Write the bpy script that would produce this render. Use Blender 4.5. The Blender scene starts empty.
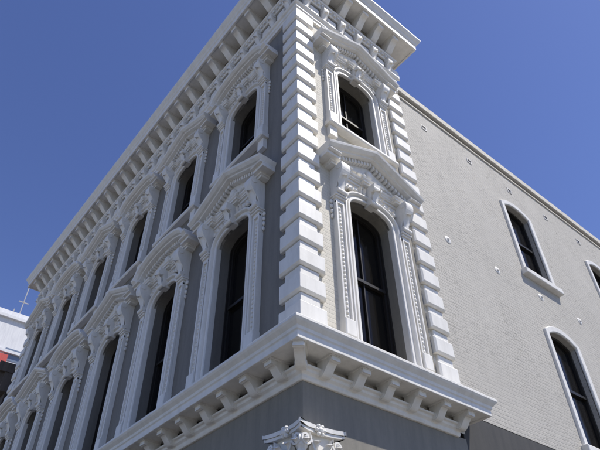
import bpy, math, random, bmesh
from mathutils import Vector, Matrix
random.seed(7)
S=bpy.context.scene
# ------------------------------------------------------------ materials
def newmat(name):
    m=bpy.data.materials.new(name);m.use_nodes=True
    nt=m.node_tree;b=nt.nodes['Principled BSDF'];return m,nt,b
def N(nt,t,**k):
    n=nt.nodes.new(t)
    for a,v in k.items(): setattr(n,a,v)
    return n
def mixc(nt,fac,a,b,mode='MIX'):
    n=N(nt,'ShaderNodeMix',data_type='RGBA',blend_type=mode)
    for i,v in ((0,fac),(6,a),(7,b)):
        if hasattr(v,'is_linked'): nt.links.new(v,n.inputs[i])
        else: n.inputs[i].default_value=v if i==0 else (*v,1) if len(v)==3 else v
    return n.outputs[2]
def noise(nt,vec,scale,detail=4,rough=.6):
    n=N(nt,'ShaderNodeTexNoise');n.inputs['Scale'].default_value=scale;n.inputs['Detail'].default_value=detail;n.inputs['Roughness'].default_value=rough
    nt.links.new(vec,n.inputs['Vector']);return n.outputs[0]
def ramp(nt,val,p0,p1,c0=(0,0,0),c1=(1,1,1)):
    n=N(nt,'ShaderNodeValToRGB');n.color_ramp.elements[0].position=p0;n.color_ramp.elements[1].position=p1
    n.color_ramp.elements[0].color=(*c0,1);n.color_ramp.elements[1].color=(*c1,1)
    nt.links.new(val,n.inputs[0]);return n.outputs[0]
def geopos(nt):
    return N(nt,'ShaderNodeNewGeometry').outputs['Position']
def scaled(nt,vec,s):
    n=N(nt,'ShaderNodeMapping');n.inputs['Scale'].default_value=s;nt.links.new(vec,n.inputs[0]);return n.outputs[0]
def bump(nt,b,h,strength,dist):
    n=N(nt,'ShaderNodeBump');n.inputs['Strength'].default_value=strength;n.inputs['Distance'].default_value=dist
    nt.links.new(h,n.inputs['Height']);nt.links.new(n.outputs[0],b.inputs['Normal']);return n
def paint(name,c,dirt,rough=.6,amt=.5,bs=.25):
    m,nt,b=newmat(name);p=geopos(nt)
    s=noise(nt,scaled(nt,p,(4,4,.5)),1.6,4,.65)
    f=noise(nt,p,14,3,.7)
    c1=mixc(nt,ramp(nt,s,.42,.70),c,dirt)
    c2=mixc(nt,ramp(nt,f,.45,.8,(0,0,0),(amt,amt,amt)),c1,tuple(x*.72 for x in c))
    nt.links.new(c2,b.inputs['Base Color']);b.inputs['Roughness'].default_value=rough
    bump(nt,b,f,bs,.006);return m
TRIM=paint('white_trim_paint',(.79,.765,.71),(.69,.665,.61),.5,.18,.15)
TAUPE=paint('taupe_stucco',(.20,.187,.165),(.165,.154,.135),.8,.3,.5)
TAUPE2=paint('taupe_frieze_paint',(.235,.218,.182),(.19,.177,.15),.7,.3,.4)
DARKB=paint('dark_wall_base',(.06,.058,.056),(.045,.045,.045),.8,.4)  # plain dark tone for the lower part of the side wall
CONC=paint('concrete',(.27,.255,.23),(.20,.19,.175),.85,.4)
def brickmat(name,c,c2,mort,bstr=1.0,streak=.5):
    m,nt,b=newmat(name);p=geopos(nt)
    sp=N(nt,'ShaderNodeSeparateXYZ');nt.links.new(p,sp.inputs[0])
    ad=N(nt,'ShaderNodeMath',operation='ADD');nt.links.new(sp.outputs[0],ad.inputs[0]);nt.links.new(sp.outputs[1],ad.inputs[1])
    cb=N(nt,'ShaderNodeCombineXYZ');nt.links.new(ad.outputs[0],cb.inputs[0]);nt.links.new(sp.outputs[2],cb.inputs[1])
    wob=noise(nt,p,2.2,3,.6)
    wm=N(nt,'ShaderNodeVectorMath',operation='SCALE');wm.inputs['Scale'].default_value=.04
    cw=N(nt,'ShaderNodeCombineXYZ');nt.links.new(wob,cw.inputs[0]);nt.links.new(wob,cw.inputs[1]);nt.links.new(cw.outputs[0],wm.inputs[0])
    av=N(nt,'ShaderNodeVectorMath',operation='ADD');nt.links.new(cb.outputs[0],av.inputs[0]);nt.links.new(wm.outputs[0],av.inputs[1])
    br=N(nt,'ShaderNodeTexBrick');nt.links.new(av.outputs[0],br.inputs['Vector'])
    br.inputs['Scale'].default_value=1;br.inputs['Brick Width'].default_value=.23;br.inputs['Row Height'].default_value=.078
    br.inputs['Mortar Size'].default_value=.009;br.inputs['Mortar Smooth'].default_value=.6
    br.inputs['Color1'].default_value=(*c,1);br.inputs['Color2'].default_value=(*c2,1);br.inputs['Mortar'].default_value=(*mort,1)
    big=noise(nt,scaled(nt,p,(1,1,.6)),.9,5,.65)
    c3=mixc(nt,ramp(nt,big,.4,.75,(0,0,0),(.5,.5,.5)),br.outputs[0],tuple(x*.8 for x in c))
    drip=noise(nt,scaled(nt,p,(7,7,.35)),1.0,3,.6)
    c3=mixc(nt,ramp(nt,drip,.56,.74,(0,0,0),(.35,.35,.35)),c3,tuple(x*.74 for x in c))
    fine=noise(nt,scaled(nt,p,(4.5,4.5,26)),1.0,4,.7)
    patch=noise(nt,p,.7,3,.6)
    pm=ramp(nt,patch,.38,.62,(.25,.25,.25),(1,1,1))
    fr_=ramp(nt,fine,.56,.66)
    mm=N(nt,'ShaderNodeMath',operation='MULTIPLY');nt.links.new(fr_,mm.inputs[0]);nt.links.new(pm,mm.inputs[1])
    m2=N(nt,'ShaderNodeMath',operation='MULTIPLY');nt.links.new(mm.outputs[0],m2.inputs[0]);m2.inputs[1].default_value=streak
    c4=mixc(nt,m2.outputs[0],c3,tuple(x*.64 for x in c))
    nt.links.new(c4,b.inputs['Base Color']);b.inputs['Roughness'].default_value=.8
    inv=N(nt,'ShaderNodeMath',operation='SUBTRACT');inv.inputs[0].default_value=1;nt.links.new(br.outputs['Fac'],inv.inputs[1])
    mu=N(nt,'ShaderNodeMath',operation='MULTIPLY');nt.links.new(inv.outputs[0],mu.inputs[0]);nt.links.new(pm,mu.inputs[1])
    ad2=N(nt,'ShaderNodeMath',operation='MULTIPLY_ADD');nt.links.new(mm.outputs[0],ad2.inputs[0]);ad2.inputs[1].default_value=-.9;nt.links.new(mu.outputs[0],ad2.inputs[2])
    bump(nt,b,ad2.outputs[0],bstr,.011);return m
BRICK=brickmat('painted_cream_brick',(.49,.465,.415),(.46,.435,.39),(.43,.407,.365),.7,.6)
BRICKP=brickmat('painted_cream_brick_front',(.66,.62,.53),(.63,.59,.505),(.57,.535,.455),.6,.4)
m,nt,b=newmat('window_glass');b.inputs['Base Color'].default_value=(.009,.008,.007,1);b.inputs['Roughness'].default_value=.08;b.inputs['Specular IOR Level'].default_value=.2
p=geopos(nt);bump(nt,b,noise(nt,p,1.2,2,.5),.2,.02);GLASS=m
SASH=paint('dark_sash_paint',(.022,.019,.016),(.016,.014,.012),.45,.3)
BROWN=paint('brown_stone',(.085,.065,.05),(.05,.04,.033),.85,.5)
BROWN2=paint('brown_trim',(.13,.105,.085),(.08,.065,.055),.8,.5)
TWHITE=paint('tower_white_panel',(.66,.66,.67),(.56,.56,.58),.6,.2)
TGLASS=newmat('tower_glass')[0];TGLASS.node_tree.nodes['Principled BSDF'].inputs['Base Color'].default_value=(.16,.2,.27,1);TGLASS.node_tree.nodes['Principled BSDF'].inputs['Roughness'].default_value=.2
RED=paint('red_sign_paint',(.5,.06,.05),(.4,.05,.04))
ASPH=paint('asphalt',(.055,.055,.057),(.04,.04,.041),.9,.4)
LINE=paint('road_line_paint',(.7,.7,.66),(.5,.5,.47),.7,.4)
METAL=paint('antenna_metal',(.35,.35,.36),(.3,.3,.3),.4)

# ------------------------------------------------------------ mesh builder (local x=u, y=-out, z=z)
class MB:
    def __init__(s): s.v=[];s.f=[];s.sm=[]
    def add(s,vs,fs,smooth=False):
        k=len(s.v);s.v+=vs
        for f in fs: s.f.append(tuple(i+k for i in f));s.sm.append(smooth)
    def box(s,u0,u1,o0,o1,z0,z1):
        vs=[(u,-o,z) for z in (z0,z1) for o in (o0,o1) for u in (u0,u1)]
        s.add(vs,[(0,1,3,2),(4,6,7,5),(0,4,5,1),(2,3,7,6),(0,2,6,4),(1,5,7,3)])
    def frus(s,u0,u1,o0,o1,z0,z1,c,cz=None):
        cz=c if cz is None else cz;om=o1-min(c,o1-o0)*.9
        r=[(u0,u1,o0,z0,z1),(u0,u1,om,z0,z1),(u0+c,u1-c,o1,z0+cz,z1-cz)]
        vs=[]
        for a,b_,o,c0,c1 in r: vs+=[(a,-o,c0),(b_,-o,c0),(b_,-o,c1),(a,-o,c1)]
        fs=[(0,1,2,3),(8,9,10,11)]
        for q in (0,4):
            for i in range(4): fs.append((q+i,q+(i+1)%4,q+4+(i+1)%4,q+4+i))
        s.add(vs,fs)
    def prism(s,prof,u0,u1,smooth=False):
        n=len(prof);vs=[(u0,-o,z) for o,z in prof]+[(u1,-o,z) for o,z in prof]
        fs=[tuple(range(n)),tuple(range(n,2*n))]
        s.add(vs,fs+[(i,(i+1)%n,n+(i+1)%n,n+i) for i in range(n)])
    def sweepF(s,path,prof):
        n=len(prof);P=[Vector(p) for p in path];vs=[]
        for i,p in enumerate(P):
            d0=(P[i]-P[i-1]).normalized() if i>0 else None
            d1=(P[i+1]-P[i]).normalized() if i<len(P)-1 else None
            if d0 is None: d0=d1
            if d1 is None: d1=d0
            n0=Vector((-d0.y,d0.x));n1=Vector((-d1.y,d1.x));m_=(n0+n1).normalized();k=1/max(.35,m_.dot(n0))
            for a,o in prof: q=p+m_*k*a;vs.append((q.x,-o,q.y))
        L=len(P);fs=[tuple(range(n)),tuple(range((L-1)*n,L*n))]
        for i in range(L-1):
            for j in range(n): a=i*n+j;b_=i*n+(j+1)%n;fs.append((a,b_,b_+n,a+n))
        s.add(vs,fs)
    def sweepP(s,path,prof):
        n=len(prof);P=[Vector(p) for p in path];vs=[]
        for i,p in enumerate(P):
            d0=(P[i]-P[i-1]).normalized() if i>0 else None
            d1=(P[i+1]-P[i]).normalized() if i<len(P)-1 else None
            if d0 is None: d0=d1
            if d1 is None: d1=d0
            n0=Vector((d0.y,-d0.x));n1=Vector((d1.y,-d1.x));m_=(n0+n1).normalized();k=1/m_.dot(n0)
            for o,z in prof: q=p+m_*k*o;vs.append((q.x,q.y,z))
        L=len(P);fs=[tuple(range(n)),tuple(range((L-1)*n,L*n))]
        for i in range(L-1):
            for j in range(n): a=i*n+j;b_=i*n+(j+1)%n;fs.append((a,b_,b_+n,a+n))
        s.add(vs,fs)
    def ell(s,c,r,seg=8,ring=5):
        u,o,z=c;ru,ro,rz=r;vs=[];fs=[]
        for i in range(1,ring):
            t=math.pi*i/ring
            for j in range(seg):
                a=2*math.pi*j/seg;vs.append((u+ru*math.sin(t)*math.cos(a),-o-ro*math.sin(t)*math.sin(a),z+rz*math.cos(t)))
        top=len(vs);vs+= [(u,-o,z+rz),(u,-o,z-rz)]
        for i in range(ring-2):
            for j in range(seg): a=i*seg+j;b_=i*seg+(j+1)%seg;fs.append((a,b_,b_+seg,a+seg))
        for j in range(seg): fs.append((top,(j+1)%seg,j));fs.append((top+1,(ring-2)*seg+j,(ring-2)*seg+(j+1)%seg))
        s.add(vs,fs,True)
    def leaf(s,u,o,z,w,h,curl,n=6,tilt=0,dirz=1):
        vs=[];fs=[]
        for i in range(n+1):
            t=i/n
            ww=w*.5*(.55+.9*t-1.25*t**3)*(1 if i%2 else .78)+.004
            oo=o+.02+curl*(t**2.4);zz=z+dirz*h*(t if t<.85 else .85-(t-.85)*.6);uu=u+tilt*t
            for q,dd in ((-1,-.012),(-.5,.012),(0,.028),(.5,.012),(1,-.012)): vs.append((uu+q*ww,-(oo+dd),zz))
        for i in range(n):
            for j in range(4): a=i*5+j;fs.append((a,a+1,a+6,a+5))
        s.add(vs,fs,True)
    def scroll(s,u0,u1,o,z,r,hand=1,seg=14):
        prof=[]
        for i in range(seg): a=2*math.pi*i/seg;prof.append((o+r*math.cos(a),z+r*math.sin(a)))
        s.prism(prof,u0,u1)
    def obj(s,name,mat,parent=None,bev=0,loc=(0,0,0),rz=0,mesh_only=False):
        me=bpy.data.meshes.new(name);me.from_pydata(s.v,[],s.f)
        bm=bmesh.new();bm.from_mesh(me);bmesh.ops.recalc_face_normals(bm,faces=bm.faces);bm.to_mesh(me);bm.free()
        me.polygons.foreach_set('use_smooth',s.sm);me.materials.append(mat)
        if mesh_only: return me
        return link(me,name,parent,loc,rz,bev)
def link(me,name,parent=None,loc=(0,0,0),rz=0,bev=0):
    o=bpy.data.objects.new(name,me);S.collection.objects.link(o);o.location=loc;o.rotation_euler[2]=rz
    if parent: o.parent=parent
    if bev:
        md=o.modifiers.new('edge_wear','BEVEL');md.width=bev;md.segments=1;md.limit_method='ANGLE';md.angle_limit=math.radians(40)
    return o
def empty(name):
    o=bpy.data.objects.new(name,None);S.collection.objects.link(o);return o

# ------------------------------------------------------------ main building
B=empty('corner_commercial_building')
NBAY=6
LB=[2.02+2.75*i for i in range(NBAY)];LEND=17.65
CU=1.74;PW=3.42
W=1.14
LOW=dict(w=W,zb=6.02,zs=8.90,rise=.36)
UPP=dict(w=W,zb=11.15,zs=13.12,rise=.34)
def archpts(w,zs,rise,n=18,p=2.7):
    pts=[]
    for i in range(n+1):
        t=math.pi*i/n;c=math.cos(t);s_=math.sin(t)
        pts.append((-w/2*math.copysign(abs(c)**(2/p),c),zs+rise*max(s_,0)**(2/p)))
    return pts
def segpts(w,zs,rise,n=14):
    R=(w*w/4+rise*rise)/(2*rise);a0=math.asin(w/2/R)
    return [(R*math.sin(-a0+2*a0*i/n),zs+rise-R+R*math.cos(-a0+2*a0*i/n)) for i in range(n+1)]
def ptsof(op): return (segpts if op.get('seg') else archpts)(op['w'],op['zs'],op['rise'])
def wall(mb,u0,u1,z0,z1,cols,depth,o=0.0,rev=None):
    rev=rev or mb
    q=lambda a,b_,c,d,m_: m_.add([a,b_,c,d],[(0,1,2,3)])
    cur=u0
    for cu,ops in cols:
        w=ops[0]['w'];l=cu-w/2;r=cu+w/2
        q((cur,-o,z0),(l,-o,z0),(l,-o,z1),(cur,-o,z1),mb)
        prev=None
        for op in ops:
            pts=[(cu+a,z) for a,z in ptsof(op)]
            if prev is None: q((l,-o,z0),(r,-o,z0),(r,-o,op['zb']),(l,-o,op['zb']),mb)
            else:
                for i in range(len(prev)-1):
                    a,b_=prev[i],prev[i+1];q((a[0],-o,a[1]),(b_[0],-o,b_[1]),(b_[0],-o,op['zb']),(a[0],-o,op['zb']),mb)
            prev=pts
            out=[(l,op['zb'])]+pts+[(r,op['zb'])]
            for i in range(len(out)):
                a,b_=out[i],out[(i+1)%len(out)]
                if abs(a[0]-b_[0])+abs(a[1]-b_[1])<1e-6: continue
                q((a[0],-o,a[1]),(b_[0],-o,b_[1]),(b_[0],-o+depth,b_[1]),(a[0],-o+depth,a[1]),rev)
        for i in range(len(prev)-1):
            a,b_=prev[i],prev[i+1];q((a[0],-o,a[1]),(b_[0],-o,b_[1]),(b_[0],-o,z1),(a[0],-o,z1),mb)
        cur=r
    q((cur,-o,z0),(u1,-o,z0),(u1,-o,z1),(cur,-o,z1),mb)
RZL=-math.pi/2
def mirrorL(mb):
    mb.v=[(y,x,z) for x,y,z in mb.v];return mb
DEP=.42
mb=MB();wall(mb,0,LEND,5.2,15.3,[(c,[LOW,UPP]) for c in LB],DEP);mirrorL(mb).obj('street_facade_wall',TAUPE,B)
mb=MB();rv=MB();wall(mb,0,PW,5.2,15.3,[(CU,[LOW,UPP])],DEP,rev=rv);mb.obj('pavilion_brick_wall',BRICKP,B);rv.obj('pavilion_window_reveals',TAUPE2,B)
mb=MB();mb.box(CU+1.02,PW-.5,.002,.03,5.95,14.85);mb.obj('pavilion_taupe_strip',TAUPE2,B,.004)
mb=MB()
mb.box(PW-.25,PW-.004,-12,-.004,14.5,16.9);mb.box(0.004,PW,-LEND,-LEND+.3,0,16.9);mb.box(.25,PW-.25,-LEND+.3,-.25,16.4,16.6)
mb.box(PW-.25,PW-.004,-LEND,-12,14.5,16.9);mb.box(PW,22,-LEND,-.5,14.5,14.62);mb.box(PW+.002,22,-LEND-.002,-LEND+.25,0,14.49);mb.box(21.7,21.99,-LEND,-.3,0,14.49)
mb.obj('rear_walls_and_roof',CONC,B)

# ---- brick side wall
SW=dict(w=1.18,zb=10.5,zs=12.93,rise=.17,seg=1);SWL=dict(w=1.18,zb=5.95,zs=8.66,rise=.18,seg=1)
SC=[8.28,12.85,17.4]
mb=MB();wall(mb,PW-.02,22,5.62,14.72,[(c,[SWL,SW]) for c in SC],.28,o=-.04);mb.obj('brick_side_wall',BRICK,B)
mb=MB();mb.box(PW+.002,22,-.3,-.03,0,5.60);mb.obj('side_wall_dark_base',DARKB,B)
mb=MB();mb.box(PW+.01,22.05,-.35,.06,14.76,14.99);mb.box(PW+.01,22.05,-.3,-.005,14.58,14.65);mb.obj('side_wall_coping',BRICKP,B,.012)
def sidewin(op,nm):
    t=MB();hw=op['w']/2;ap=ptsof(op)
    t.sweepF([(-hw,op['zb'])]+ap+[(hw,op['zb'])],[(.0,-.06),(.0,-.01),(.02,.015),(.15,.02),(.165,0),(.17,-.06)])
    t.frus(-hw-.26,hw+.26,-.06,.12,op['zb']-.17,op['zb'],.02)
    g=MB();d=-.24
    g.sweepF([(-hw,op['zb'])]+ap+[(hw,op['zb'])],[(-.07,d),(-.07,d+.07),(.02,d+.07),(.02,d)])
    g.box(-hw,hw,d,d+.06,op['zb']+.002,op['zb']+.09);zm=(op['zb']+op['zs']+op['rise'])/2
    g.box(-hw+.05,hw-.05,d+.01,d+.075,zm-.035,zm+.035)
    gl=MB();gl.box(-hw-.02,hw+.02,d-.02,d+.008,op['zb']-.03,op['zs']+op['rise']+.03)
    return t.obj(nm,TRIM,mesh_only=True),g.obj(nm+'_sash',SASH,mesh_only=True),gl.obj(nm+'_g',GLASS,mesh_only=True)
for op,nm in ((SW,'side_window_upper'),(SWL,'side_window_lower')):
    a,b_,c_=sidewin(op,nm)
    for cu in SC:
        link(a,nm+'_surround',B,(cu,0,0),0,.005);link(b_,nm+'_sash',B,(cu,0,0));link(c_,nm+'_glass',B,(cu,0,0))
mb=MB()
for i in range(9):
    u=4.35+1.83*i
    mb.ell((u,-.04,9.86),(.11,.022,.11),14,6);mb.ell((u,-.02,9.86),(.04,.03,.04),8,4)
mb.obj('wall_anchor_rosettes',TRIM,B)
mb=MB();mv=MB()
for i in range(9):
    u=4.5+1.95*i
    mb.box(u-.10,u+.10,-.05,-.022,13.86,13.89);mb.box(u-.10,u+.10,-.05,-.022,14.01,14.04);mb.box(u-.10,u-.075,-.05,-.024,13.891,14.009);mb.box(u+.075,u+.10,-.05,-.024,13.891,14.009)
    mv.box(u-.074,u+.074,-.05,-.036,13.892,14.008)
mb.obj('attic_vent_frames',TRIM,B);mv.obj('attic_vent_holes',SASH,B)

# ---- window surrounds
def console(t,u0,u1,z0,z1,o0,o1):
    n=14;pr=[(-.01,z0),(o0,z0)]
    for i in range(n+1):
        a=i/n;z=z0+(z1-z0)*a
        o=o0+(o1-o0)*(3*a*a-2*a**3)+.035*math.sin(a*math.pi*2.0+3.3)
        pr.append((o,z))
    pr.append((-.01,z1));t.prism(pr,u0,u1)
    t.scroll(u0-.014,u1+.014,o0+.015,z0+.06,.055);t.scroll(u0-.012,u1+.012,o1-.07,z1-.075,.07)
    t.leaf((u0+u1)/2,o0+.01,z0+.08,(u1-u0)*1.05,(z1-z0)*.55,.16)
def surround(op,hood,low,nm):
    t=MB();hw=op['w']/2;zb,zs,ri=op['zb'],op['zs'],op['rise'];cr=zs+ri
    ap=ptsof(op)
    t.sweepF([(-hw,zb)]+ap[1:-1]+[(hw,zb)],[(0,-.06),(0,.055),(.012,.075),(.055,.075),(.065,.05),(.105,.05),(.12,.10),(.135,.115),(.165,.115),(.175,.09),(.18,-.01)])
    ze=cr+(.42 if low else .36)
    zc=zs-.02
    for sg in (-1,1):
        a,b_=(hw+.205,hw+.405) if sg>0 else (-hw-.405,-hw-.205)
        t.box(a,b_,-.01,.075,zb,zc);t.box(a,a+.035,.07,.115,zb+.3,zc-.06);t.box(b_-.035,b_,.07,.115,zb+.3,zc-.06)
        t.frus(a-.012,b_+.012,-.01,.15,zb,zb+.30,.015)
        t.box(a,b_,.07,.112,zc-.10,zc)
        k=int((zc-.12-zb-.34)/.088);um=(a+b_)/2
        for i in range(k): t.ell((um,.075,zb+.36+i*.088),(.036,.034,.037),6,4)
        t.frus(a-.02,b_+.02,-.01,.15,zc+.002,zc+.045,.012);t.frus(a-.035,b_+.035,-.01,.175,zc+.047,zc+.09,.012)
        console(t,a-.005,b_+.005,zc+.092,ze,.15,.34)
        for i in range(4): t.ell((um+sg*.135,.02,zc-.05-i*.12),(.04-.006*i,.035,.055),6,4)
        for i in range(3):
            uu=sg*(hw+.08-.13*i);zz=cr+.245-.03*(4-i)
            t.ell((uu,.07,zz),(.06,.05,.045),7,4)
            t.leaf(uu,.05,zz-.05,.10,.13,.06,4,tilt=-sg*.04)
    t.box(-hw-.2,hw+.2,-.01,.055,cr+.17,ze)
    t.box(-hw-.2,hw+.2,.05,.085,ze-.06,ze-.002)
    pr=[(-.01,cr-.06),(.14,cr-.06),(.19,cr+.02),(.17,cr+.1),(.20,cr+.2),(.29,cr+.30),(.31,ze-.002),(-.01,ze-.002)]
    t.prism(pr,-.09,.09);t.scroll(-.105,.105,.16,cr-.02,.06);t.scroll(-.105,.105,.26,cr+.28,.065)
    t.leaf(0,.2,cr+.0,.2,.26,.14)
    for sg in (-1,1):
        for i in range(2): t.leaf(sg*(.14+.11*i),.06,cr+.19,.10,.15-.02*i,.09,5,tilt=sg*.05)
    hw2=hw+.43
    cp=[(0,0),(.15,0),(.17,.03),(.22,.035),(.22,.07),(.26,.09),(.28,.12),(0,.12)]
    t.sweepP([(-hw2,.02),(-hw2,-.09),(-hw2+.25,-.09),(-hw2+.25,0),(-.13,0),(-.13,-.07),(.13,-.07),(.13,0),(hw2-.25,0),(hw2-.25,-.09),(hw2,-.09),(hw2,.02)],
             [(-.02,ze+.002)]+[(o*.62+.0,ze+z+.002) for o,z in cp[1:-1]]+[(-.02,ze+.122)])
    t.box(-hw2+.02,hw2-.02,-.01,.12,ze+.004,ze+.118)
    zr=ze+.125;hwid=hw2+.26
    rp=[(0,-.01),(0,.16),(.03,.19),(.045,.30),(.075,.31),(.085,.36),(.13,.42),(.175,.435),(.19,.42),(.19,-.01)]
    if hood=='tri':
        ap_=.56
        t.sweepF([(-hwid,zr),(0,zr+ap_),(hwid,zr)],rp)
        t.add([(-hwid,-.11,zr),(hwid,-.11,zr),(0,-.11,zr+ap_+.02)],[(0,1,2)])
        fz=lambda u: zr+ap_*(1-abs(u)/hwid)
    elif hood=='seg':
        ap_=.42;pts=[(-hwid,zr),(-hwid+.24,zr+.0)]
        a0=hwid-.24
        pts+=[(-a0*math.cos(math.pi*i/16),zr+ap_*math.sin(math.pi*i/16)**.8) for i in range(1,16)]+[(a0,zr),(hwid,zr)]
        t.sweepF(pts,rp)
        tp=[(u,-.11,z+.02) for u,z in pts];t.add(tp,[tuple(range(len(tp)))])
        fz=lambda u: zr+ap_*max(0,1-(u/a0)**2)**.45
    k=13
    for i in range(-k,k+1):
        u=i*hwid*.9/k
        z=fz(u);t.box(u-.028,u+.028,.10,.215,z-.065,z-.002+.03)
    for sg in (-1,1):
        a,b_=sorted((sg*(hwid-.30),sg*(hwid+.03)))
        t.box(a,b_,-.01,.30,zr-.05,zr+.03);t.frus(a,b_+.0,-.01,.37,zr+.032,zr+.075,.015)
    t.ell((0,.12,zr+ap_*.48),(.10,.07,.13),10,6)
    for sg in (-1,1):
        for i in range(4):
            u=sg*(.15+.14*i);t.ell((u,.12,zr+ap_*.30-.02*i),(.075,.05,.05-.005*i),7,4)
    if low:
        t.box(-hw2-.02,hw2+.02,-.01,.13,zb-.10,zb-.002)
    else:
        t.frus(-hw2-.03,hw2+.03,-.01,.19,zb-.12,zb-.002,.03)
        for sg in (-1,1): t.box(sg*(hw+.305)-.1,sg*(hw+.305)+.1,-.01,.10,zb-.42,zb-.122)
    g=MB();d=-.36
    g.sweepF([(-hw,zb)]+ap[1:-1]+[(hw,zb)],[(-.075,d),(-.075,d+.06),(-.03,d+.06),(-.03,d+.1),(.02,d+.1),(.02,d)])
    g.box(-hw,hw,d,d+.07,zb+.002,zb+.10);zm=zb+(cr-zb)*.5
    g.box(-hw+.05,hw-.05,d+.01,d+.08,zm-.03,zm+.03);g.box(-.013,.013,d+.01,d+.045,zb+.06,cr-.04)
    gl=MB();gl.box(-hw-.02,hw+.02,d-.03,d+.008,zb-.03,cr+.03)
    return t.obj(nm,TRIM,mesh_only=True),g.obj(nm+'_sash',SASH,mesh_only=True),gl.obj(nm+'_g',GLASS,mesh_only=True)
M={}
for hood in ('tri','seg'):
    M['L',hood]=surround(LOW,hood,True,'lower_window_'+hood);M['U',hood]=surround(UPP,hood,False,'upper_window_'+hood)
def place(key,loc,rz):
    for me,n in zip(M[key],('surround','sash','glass')): link(me,('lower' if key[0]=='L' else 'upper')+'_window_'+n,B,loc,rz,.004 if n=='surround' else 0)
for i,c in enumerate(LB):
    place(('L','tri' if i%2==0 else 'seg'),(0,c,0),RZL);place(('U','seg' if i%2==0 else 'tri'),(0,c,0),RZL)
place(('L','tri'),(CU,0,0),0);place(('U','tri'),(CU,0,0),0)

# ---- quoins
mb=MB();per=.50;z=6.0
def cquoin(mb,w,o,z0,z1,c):
    def ring(oo,ww,a,b_):
        pl=[(-oo,ww),(-oo,-oo),(ww,-oo),(ww,.0),(0.0,0.0),(0.0,ww)]
        return [(x,y,a) for x,y in pl],[(x,y,b_) for x,y in pl]
    A0,A1=ring(o-c,w+c,z0,z1);B0,B1=ring(o,w,z0+c,z1-c)
    vs=A0+B0+B1+A1;fs=[(0,1,2,3,4,5),(18,19,20,21,22,23)]
    for q in (0,6,12):
        for i in range(6): fs.append((q+i,q+(i+1)%6,q+6+(i+1)%6,q+6+i))
    mb.add(vs,fs)
while z<14.7:
    j=random.uniform(-.008,.008)
    cquoin(mb,.42+j,.10+j*.5,z,z+.33,.035);cquoin(mb,.33-j,.045,z+.332,z+per-.002,.015)
    z+=per
mb.obj('corner_quoins',TRIM,B,.004)
mb=MB();z=6.0
while z<14.7:
    mb.frus(PW-.48,PW+.035,-.01,.115,z,z+.33,.035);mb.frus(PW-.40,PW+.0,-.01,.05,z+.332,z+per-.002,.015);z+=per
mb.obj('pavilion_edge_quoins',TRIM,B,.004)
mb=MB();z=6.0
while z<14.7:
    mb.frus(LEND-.45,LEND+.035,-.01,.10,z,z+.33,.035);mb.frus(LEND-.37,LEND,-.01,.045,z+.332,z+per-.002,.015);z+=per
mirrorL(mb).obj('end_quoins',TRIM,B,.004)

# ---- cornices
PATH=[(.6,LEND),(0,LEND),(0,0),(PW,0),(PW,.5)]
CE=PW-.24
PATHLOW=[(0,LEND),(0,0),(CE,0),(CE,.3)]
mb=MB()
mb.sweepP(PATHLOW,[(-.02,5.42),(.38,5.42),(.38,5.40),(.44,5.40),(.44,5.50),(.46,5.52),(.47,5.56),(.52,5.61),(.54,5.64),(.54,5.68),(.50,5.70),(.12,5.86),(.12,5.94),(-.02,5.94)])
mb.sweepP(PATHLOW,[(-.02,5.10),(.035,5.10),(.05,5.13),(.05,5.17),(.09,5.20),(.10,5.235),(.14,5.25),(.14,5.28),(-.02,5.28)])
mb.obj('storefront_cornice',TRIM,B,.006)
def modillion(mb,u,o0,o1,z0,z1,w):
    n=12;pr=[(o0,z1)]
    pr.append((o0,z0))
    for i in range(n+1):
        a=i/n;o=o0+.03+(o1-o0-.03)*a
        zz=z0+(z1-z0)*.62*(3*a*a-2*a**3)-.02*math.sin(a*math.pi*2)
        pr.append((o,zz))
    pr.append((o1,z1));mb.prism(pr,u-w/2,u+w/2)
    mb.scroll(u-w/2-.012,u+w/2+.012,o0+.07,z0+.055,.05);mb.scroll(u-w/2-.01,u+w/2+.01,o1-.045,z1-.06,.038)
    mb.box(u-w/2-.025,u+w/2+.025,o0,o1+.02,z1-.028,z1+.004)
mR=MB();mL=MB()
n=6
for i in range(n): modillion(mR,.30+(CE-.30)*i/(n-1)*1.0,.05,.36,5.18,5.421,.15)
u=.30
while u<LEND: modillion(mL,u,.05,.36,5.18,5.421,.15);u+=.60
mR.obj('storefront_cornice_brackets',TRIM,B);mirrorL(mL).obj('storefront_cornice_brackets_street',TRIM,B)
mR=MB()
modillion(mR,0,.1,.52,5.19,5.418,.14)
c45=math.cos(math.pi/4)
mR.v=[((x*c45 + y*c45),(-x*c45+y*c45),z) for x,y,z in mR.v]
mR.obj('corner_bracket_low',TRIM,B)
mb=MB()
mb.sweepP(PATH,[(-.02,14.93),(.06,14.93),(.06,15.03),(.09,15.05),(.09,15.14),(.13,15.17),(.16,15.22),(-.02,15.22)])
mb.sweepP(PATH,[(-.02,15.86),(.08,15.86),(.10,15.90),(.10,16.02),(.16,16.05),(.18,16.10),(-.02,16.10)])
mb.sweepP(PATH,[(-.02,16.60),(.56,16.60),(.56,16.57),(.62,16.57),(.62,16.76),(.65,16.79),(.67,16.86),(.73,16.94),(.76,17.0),(.76,17.07),(.72,17.10),(-.02,17.17)])
mb.obj('roof_cornice',TRIM,B,.008)
mb=MB();mb.sweepP(PATH,[(-.02,15.218),(.04,15.218),(.04,15.862),(-.02,15.862)]);mb.sweepP(PATH,[(-.02,16.098),(.06,16.098),(.06,16.602),(-.02,16.602)])
mb.obj('roof_frieze',TAUPE2,B)
mR=MB();mL=MB()
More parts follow.
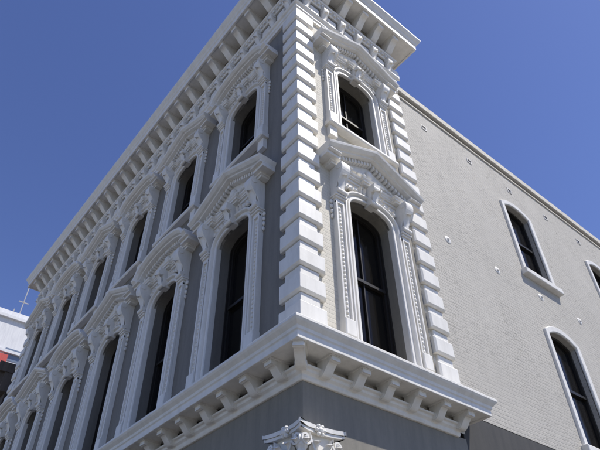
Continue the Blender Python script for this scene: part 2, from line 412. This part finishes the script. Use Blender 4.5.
def topbits(mb,u0,u1,st):
    u=u0
    while u<u1:
        modillion(mb,u,.05,.54,16.14,16.601,.2)
        mb.frus(u+st/2-.17,u+st/2+.17,.03,.075,15.36,15.72,.03)
        console(mb,u-.085,u+.085,15.24,15.858,.06,.2)
        u+=st
    d=u0-.2
    while d<u1+.1:
        mb.box(d,d+.07,.05,.15,15.905,16.015);d+=.14
topbits(mR,.25,PW,.60);topbits(mL,.25,LEND,.64)
mR.obj('roof_cornice_brackets',TRIM,B);mirrorL(mL).obj('roof_cornice_brackets_street',TRIM,B)
# ---- ground floor
mb=MB()
mb.sweepP([(0,LEND),(0,0),(PW,0),(PW,.3)],[(-.45,4.30),(.0,4.30),(.0,5.12),(-.45,5.12)])
mb.obj('storefront_frieze',TAUPE2,B,.004)
mb=MB();mb.sweepP([(0,LEND),(0,0),(PW,0),(PW,.3)],[(-.4,4.16),(.02,4.16),(.02,4.23),(.04,4.26),(.04,4.298),(-.4,4.298)]);mb.obj('storefront_architrave_bead',TAUPE2,B,.004)
gl=MB();fr=MB()
edges=[0.7]+[ (LB[i]+LB[i+1])/2 for i in range(NBAY-1)]+[LEND]
for i in range(len(edges)-1):
    a,b_=edges[i],edges[i+1]
    fr.box(b_-.25,b_-.0,-.35,-.02,0,4.159)
    gl.box(a-.3,b_-.25,-.34,-.30,.7,4.16);fr.box(a-.3,b_-.25,-.38,-.2,0,.7);fr.box(a-.3,b_-.25,-.31,-.24,3.3,3.4);fr.box((a+b_)/2-.17,(a+b_)/2-.09,-.31,-.24,.7,3.3)
mirrorL(fr).obj('shopfront_framing_street',TAUPE2,B);mirrorL(gl).obj('shopfront_glass_street',GLASS,B)
fr=MB();gl=MB();fr.box(PW-.5,PW,-.35,-.02,0,4.159);gl.box(.4,PW-.5,-.34,-.3,.7,4.16);fr.box(.4,PW-.5,-.38,-.2,0,.7);fr.box(.4,PW-.5,-.31,-.24,3.3,3.4);fr.box(1.7,1.8,-.31,-.24,.7,3.3)
fr.obj('shopfront_framing',TAUPE2,B);gl.obj('shopfront_glass',GLASS,B)
cx=.08;ZO=.15;mb=MB()
def sq(mb,h,z0,z1): mb.box(cx-h,cx+h,-cx-h,-cx+h,z0,z1)
sq(mb,.36,0,.3);sq(mb,.33,.302,.4);sq(mb,.235,.402,3.62+ZO);sq(mb,.27,3.622+ZO,3.67+ZO)
mb.obj('corner_pilaster_shaft',TAUPE2,B,.01)
mb=MB();sq(mb,.24,3.672,4.18)
ab=[]
for k in range(4):
    a=math.pi/2*k
    for j,(x,y) in enumerate([(-.365,-.35),(-.2,-.305),(0,-.285),(.2,-.305),(.365,-.35)]):
        ab.append((x*math.cos(a)-y*math.sin(a)+cx,x*math.sin(a)+y*math.cos(a)+cx))
for z0,z1 in ((4.18,4.22),(4.225,4.275)):
    nn=len(ab);s_=1 if z1<4.25 else 1.05
    vs=[((x-cx)*s_+cx,(y-cx)*s_+cx,z) for z in (z0,z1) for x,y in ab];mb.add(vs,[tuple(range(nn)),tuple(range(nn,2*nn))]+[(i,(i+1)%nn,nn+(i+1)%nn,nn+i) for i in range(nn)])
for k in range(4):
    f=MB()
    for u in (-.19,0,.19): f.leaf(u,.235,3.675,.19,.25,.12,8)
    for u in (-.26,-.1,.1,.26): f.leaf(u,.235,3.80,.17,.30,.15,8)
    for sg in (-1,1):
        pts=[]
        for i in range(26):
            a=i/25*math.pi*3.2;r_=.085*(1-i/30);pts.append((sg*(.25+r_*math.cos(a+2.6)*1.0),4.07+r_*math.sin(a+2.6)))
        pts=[(sg*.08,3.88),(sg*.14,4.0)]+pts
        f.sweepF(pts,[(-.012,.24),(-.012,.34),(.012,.34),(.012,.24)])
        f.ell((sg*.25,.32,4.07),(.03,.05,.03),8,5)
    f.ell((0,.30,4.22),(.055,.05,.05),9,6)
    for q in range(6): f.ell((.06*math.cos(q*math.pi/3),.31,4.22+.055*math.sin(q*math.pi/3)),(.028,.03,.028),6,4)
    a=math.pi/2*k
    f.v=[(x*math.cos(a)-y*math.sin(a)+cx,x*math.sin(a)+y*math.cos(a)+cx,z) for x,y,z in f.v]
    mb.add(f.v,f.f)
mb.v=[(x,y,z+ZO) for x,y,z in mb.v]
mb.obj('corner_pilaster_capital',TRIM,B)

# ------------------------------------------------------------ neighbours
NB=empty('brown_neighbour_building')
Y0=LEND+.85
mb=MB();mb.box(Y0,Y0+14,-9,.0,0,11.9);mb.box(LEND+.02,Y0,-8,-.6,0,9);mirrorL(mb).obj('walls',BROWN,NB)
mb=MB();mb.box(Y0-.05,Y0+14,-.1,.55,12.7,13.1);mb.box(Y0-.02,Y0+14,-9,.25,11.905,12.695)
for i in range(26): mb.box(Y0+.1+i*.48,Y0+.3+i*.48,.25,.5,12.2,12.698)
for zz in (4.5,8.3): mb.box(Y0-.02,Y0+14,-.05,.15,zz,zz+.25)
cs=[Y0+1.6+2.4*i for i in range(5)]
for c in cs:
    for zz in (5.3,8.9):
        mb.box(c-.8,c+.8,.0,.22,zz+2.3,zz+2.6);mb.box(c-.75,c+.75,.0,.16,zz-.2,zz)
mirrorL(mb).obj('cornice_and_hoods',BROWN2,NB)
mb=MB()
for c in cs:
    for zz in (5.3,8.9): mb.box(c-.5,c+.5,-.05,.02,zz,zz+2.2)
mirrorL(mb).obj('window_panes',GLASS,NB)
T=empty('white_office_tower')
mb=MB();mb.box(-8,20,-70,-54,0,35.2);mb.box(-4,12,-66,-56,35.2,37);mb.obj('tower_body',TWHITE,T)
mb=MB()
for f_ in range(9):
    z=1.6+f_*3.6
    for i in range(11): mb.box(-7.2+i*2.5,-5.4+i*2.5,-54.1,-53.95,z,z+1.3)
mb.obj('tower_windows',TGLASS,T)
mb=MB()
for z in (34.9,31.1): mb.box(-8.2,20.2,-54,-53.7,z,z+.3)
mb.obj('tower_bands',TWHITE,T)
mb=MB();mb.box(4.2,5.7,-53.9,-53.6,29.3,30.8);mb.obj('tower_red_sign',RED,T)
mb=MB()
for x,h_ in ((6.0,42.5),(5.3,38.5)):
    mb.prism([(-58,35.2),(-57.9,35.2),(-57.93,h_),(-57.97,h_)],x,x+.1)
mb.box(5.5,6.6,-58,-57.9,39.6,39.7)
mb.obj('roof_antenna',METAL,T)

# ------------------------------------------------------------ ground
def sheet(name,x0,x1,y0,y1,z,mat):
    me=bpy.data.meshes.new(name);me.from_pydata([(x0,y0,z),(x1,y0,z),(x1,y1,z),(x0,y1,z)],[],[(0,1,2,3)]);me.materials.append(mat)
    o=bpy.data.objects.new(name,me);S.collection.objects.link(o);return o
sheet('ground',-1500,1500,-1500,1500,-.14,CONC)
sheet('road',-15,-3.2,-300,300,-.13,ASPH);sheet('road',-3.2,300,-15,-3.2,-.13,ASPH);sheet('road',-300,-15,-15,-3.2,-.13,ASPH)
P=empty('pavement')
def slab(n,x0,x1,y0,y1):
    mb=MB();mb.box(x0,x1,-y1,-y0,-.135,0.0);mb.obj(n,CONC,P,.015)
slab('pavement_slab',-3.2,90,-3.2,90);slab('pavement_slab',-3.2,90,-60,-15);slab('pavement_slab',-60,-15,-60,-15);slab('pavement_slab',-60,-15,-3.2,90)
R_=empty('road_markings')
mb=MB()
for i in range(40): mb.box(-9.15,-9.0,-(6+i*6),-(3+i*6),-.126,-.122)
for i in range(30): mb.box(6+i*6,9+i*6,9.0,9.15,-.126,-.122)
mb.box(-14.5,-3.5,2.0,2.3,-.126,-.122)
mb.obj('lane_lines',LINE,R_)

# ------------------------------------------------------------ light
SD=Vector((.48,-.70,.0)).normalized();EL=math.radians(59)
sd=Vector((SD.x*math.cos(EL),SD.y*math.cos(EL),math.sin(EL)))
l=bpy.data.lights.new('sun','SUN');l.energy=5.0;l.angle=math.radians(.5);l.color=(1,.955,.88)
lo=bpy.data.objects.new('sun',l);S.collection.objects.link(lo);lo.rotation_euler=(-sd).to_track_quat('-Z','Y').to_euler();lo.location=(20,-20,40)
w=bpy.data.worlds.new('World');S.world=w;w.use_nodes=True;nt=w.node_tree
sk=nt.nodes.new('ShaderNodeTexSky');sk.sky_type='NISHITA';sk.sun_disc=False;sk.sun_elevation=EL;sk.sun_rotation=math.atan2(SD.x,SD.y)
sk.air_density=1.0;sk.dust_density=.25;sk.ozone_density=4.5
hs=nt.nodes.new('ShaderNodeHueSaturation');hs.inputs['Hue'].default_value=.518;hs.inputs['Saturation'].default_value=1.08
bg=nt.nodes['Background'];bg.inputs[1].default_value=.145;nt.links.new(sk.outputs[0],hs.inputs['Color']);nt.links.new(hs.outputs[0],bg.inputs[0])
S.view_settings.view_transform='Standard';S.view_settings.look='None';S.view_settings.exposure=0

# ------------------------------------------------------------ camera
F=570;PITCH=math.radians(41.8);ROLL=math.radians(0.9);H=math.radians(50.2);D=7.0
h=Vector((math.cos(H),math.sin(H),0));C=-D*h+Vector((0,0,1.6))
fw=h*math.cos(PITCH)+Vector((0,0,math.sin(PITCH)))
r0=Vector((math.sin(H),-math.cos(H),0));u0=r0.cross(fw)
up=u0*math.cos(ROLL)+r0*math.sin(ROLL);r=fw.cross(up)
cam=bpy.data.cameras.new('camera');co=bpy.data.objects.new('camera',cam);S.collection.objects.link(co)
co.matrix_world=Matrix(((r.x,up.x,-fw.x,C.x),(r.y,up.y,-fw.y,C.y),(r.z,up.z,-fw.z,C.z),(0,0,0,1)))
cam.sensor_width=36;cam.lens=F/600*36;cam.clip_start=.05;cam.clip_end=5000
S.camera=co
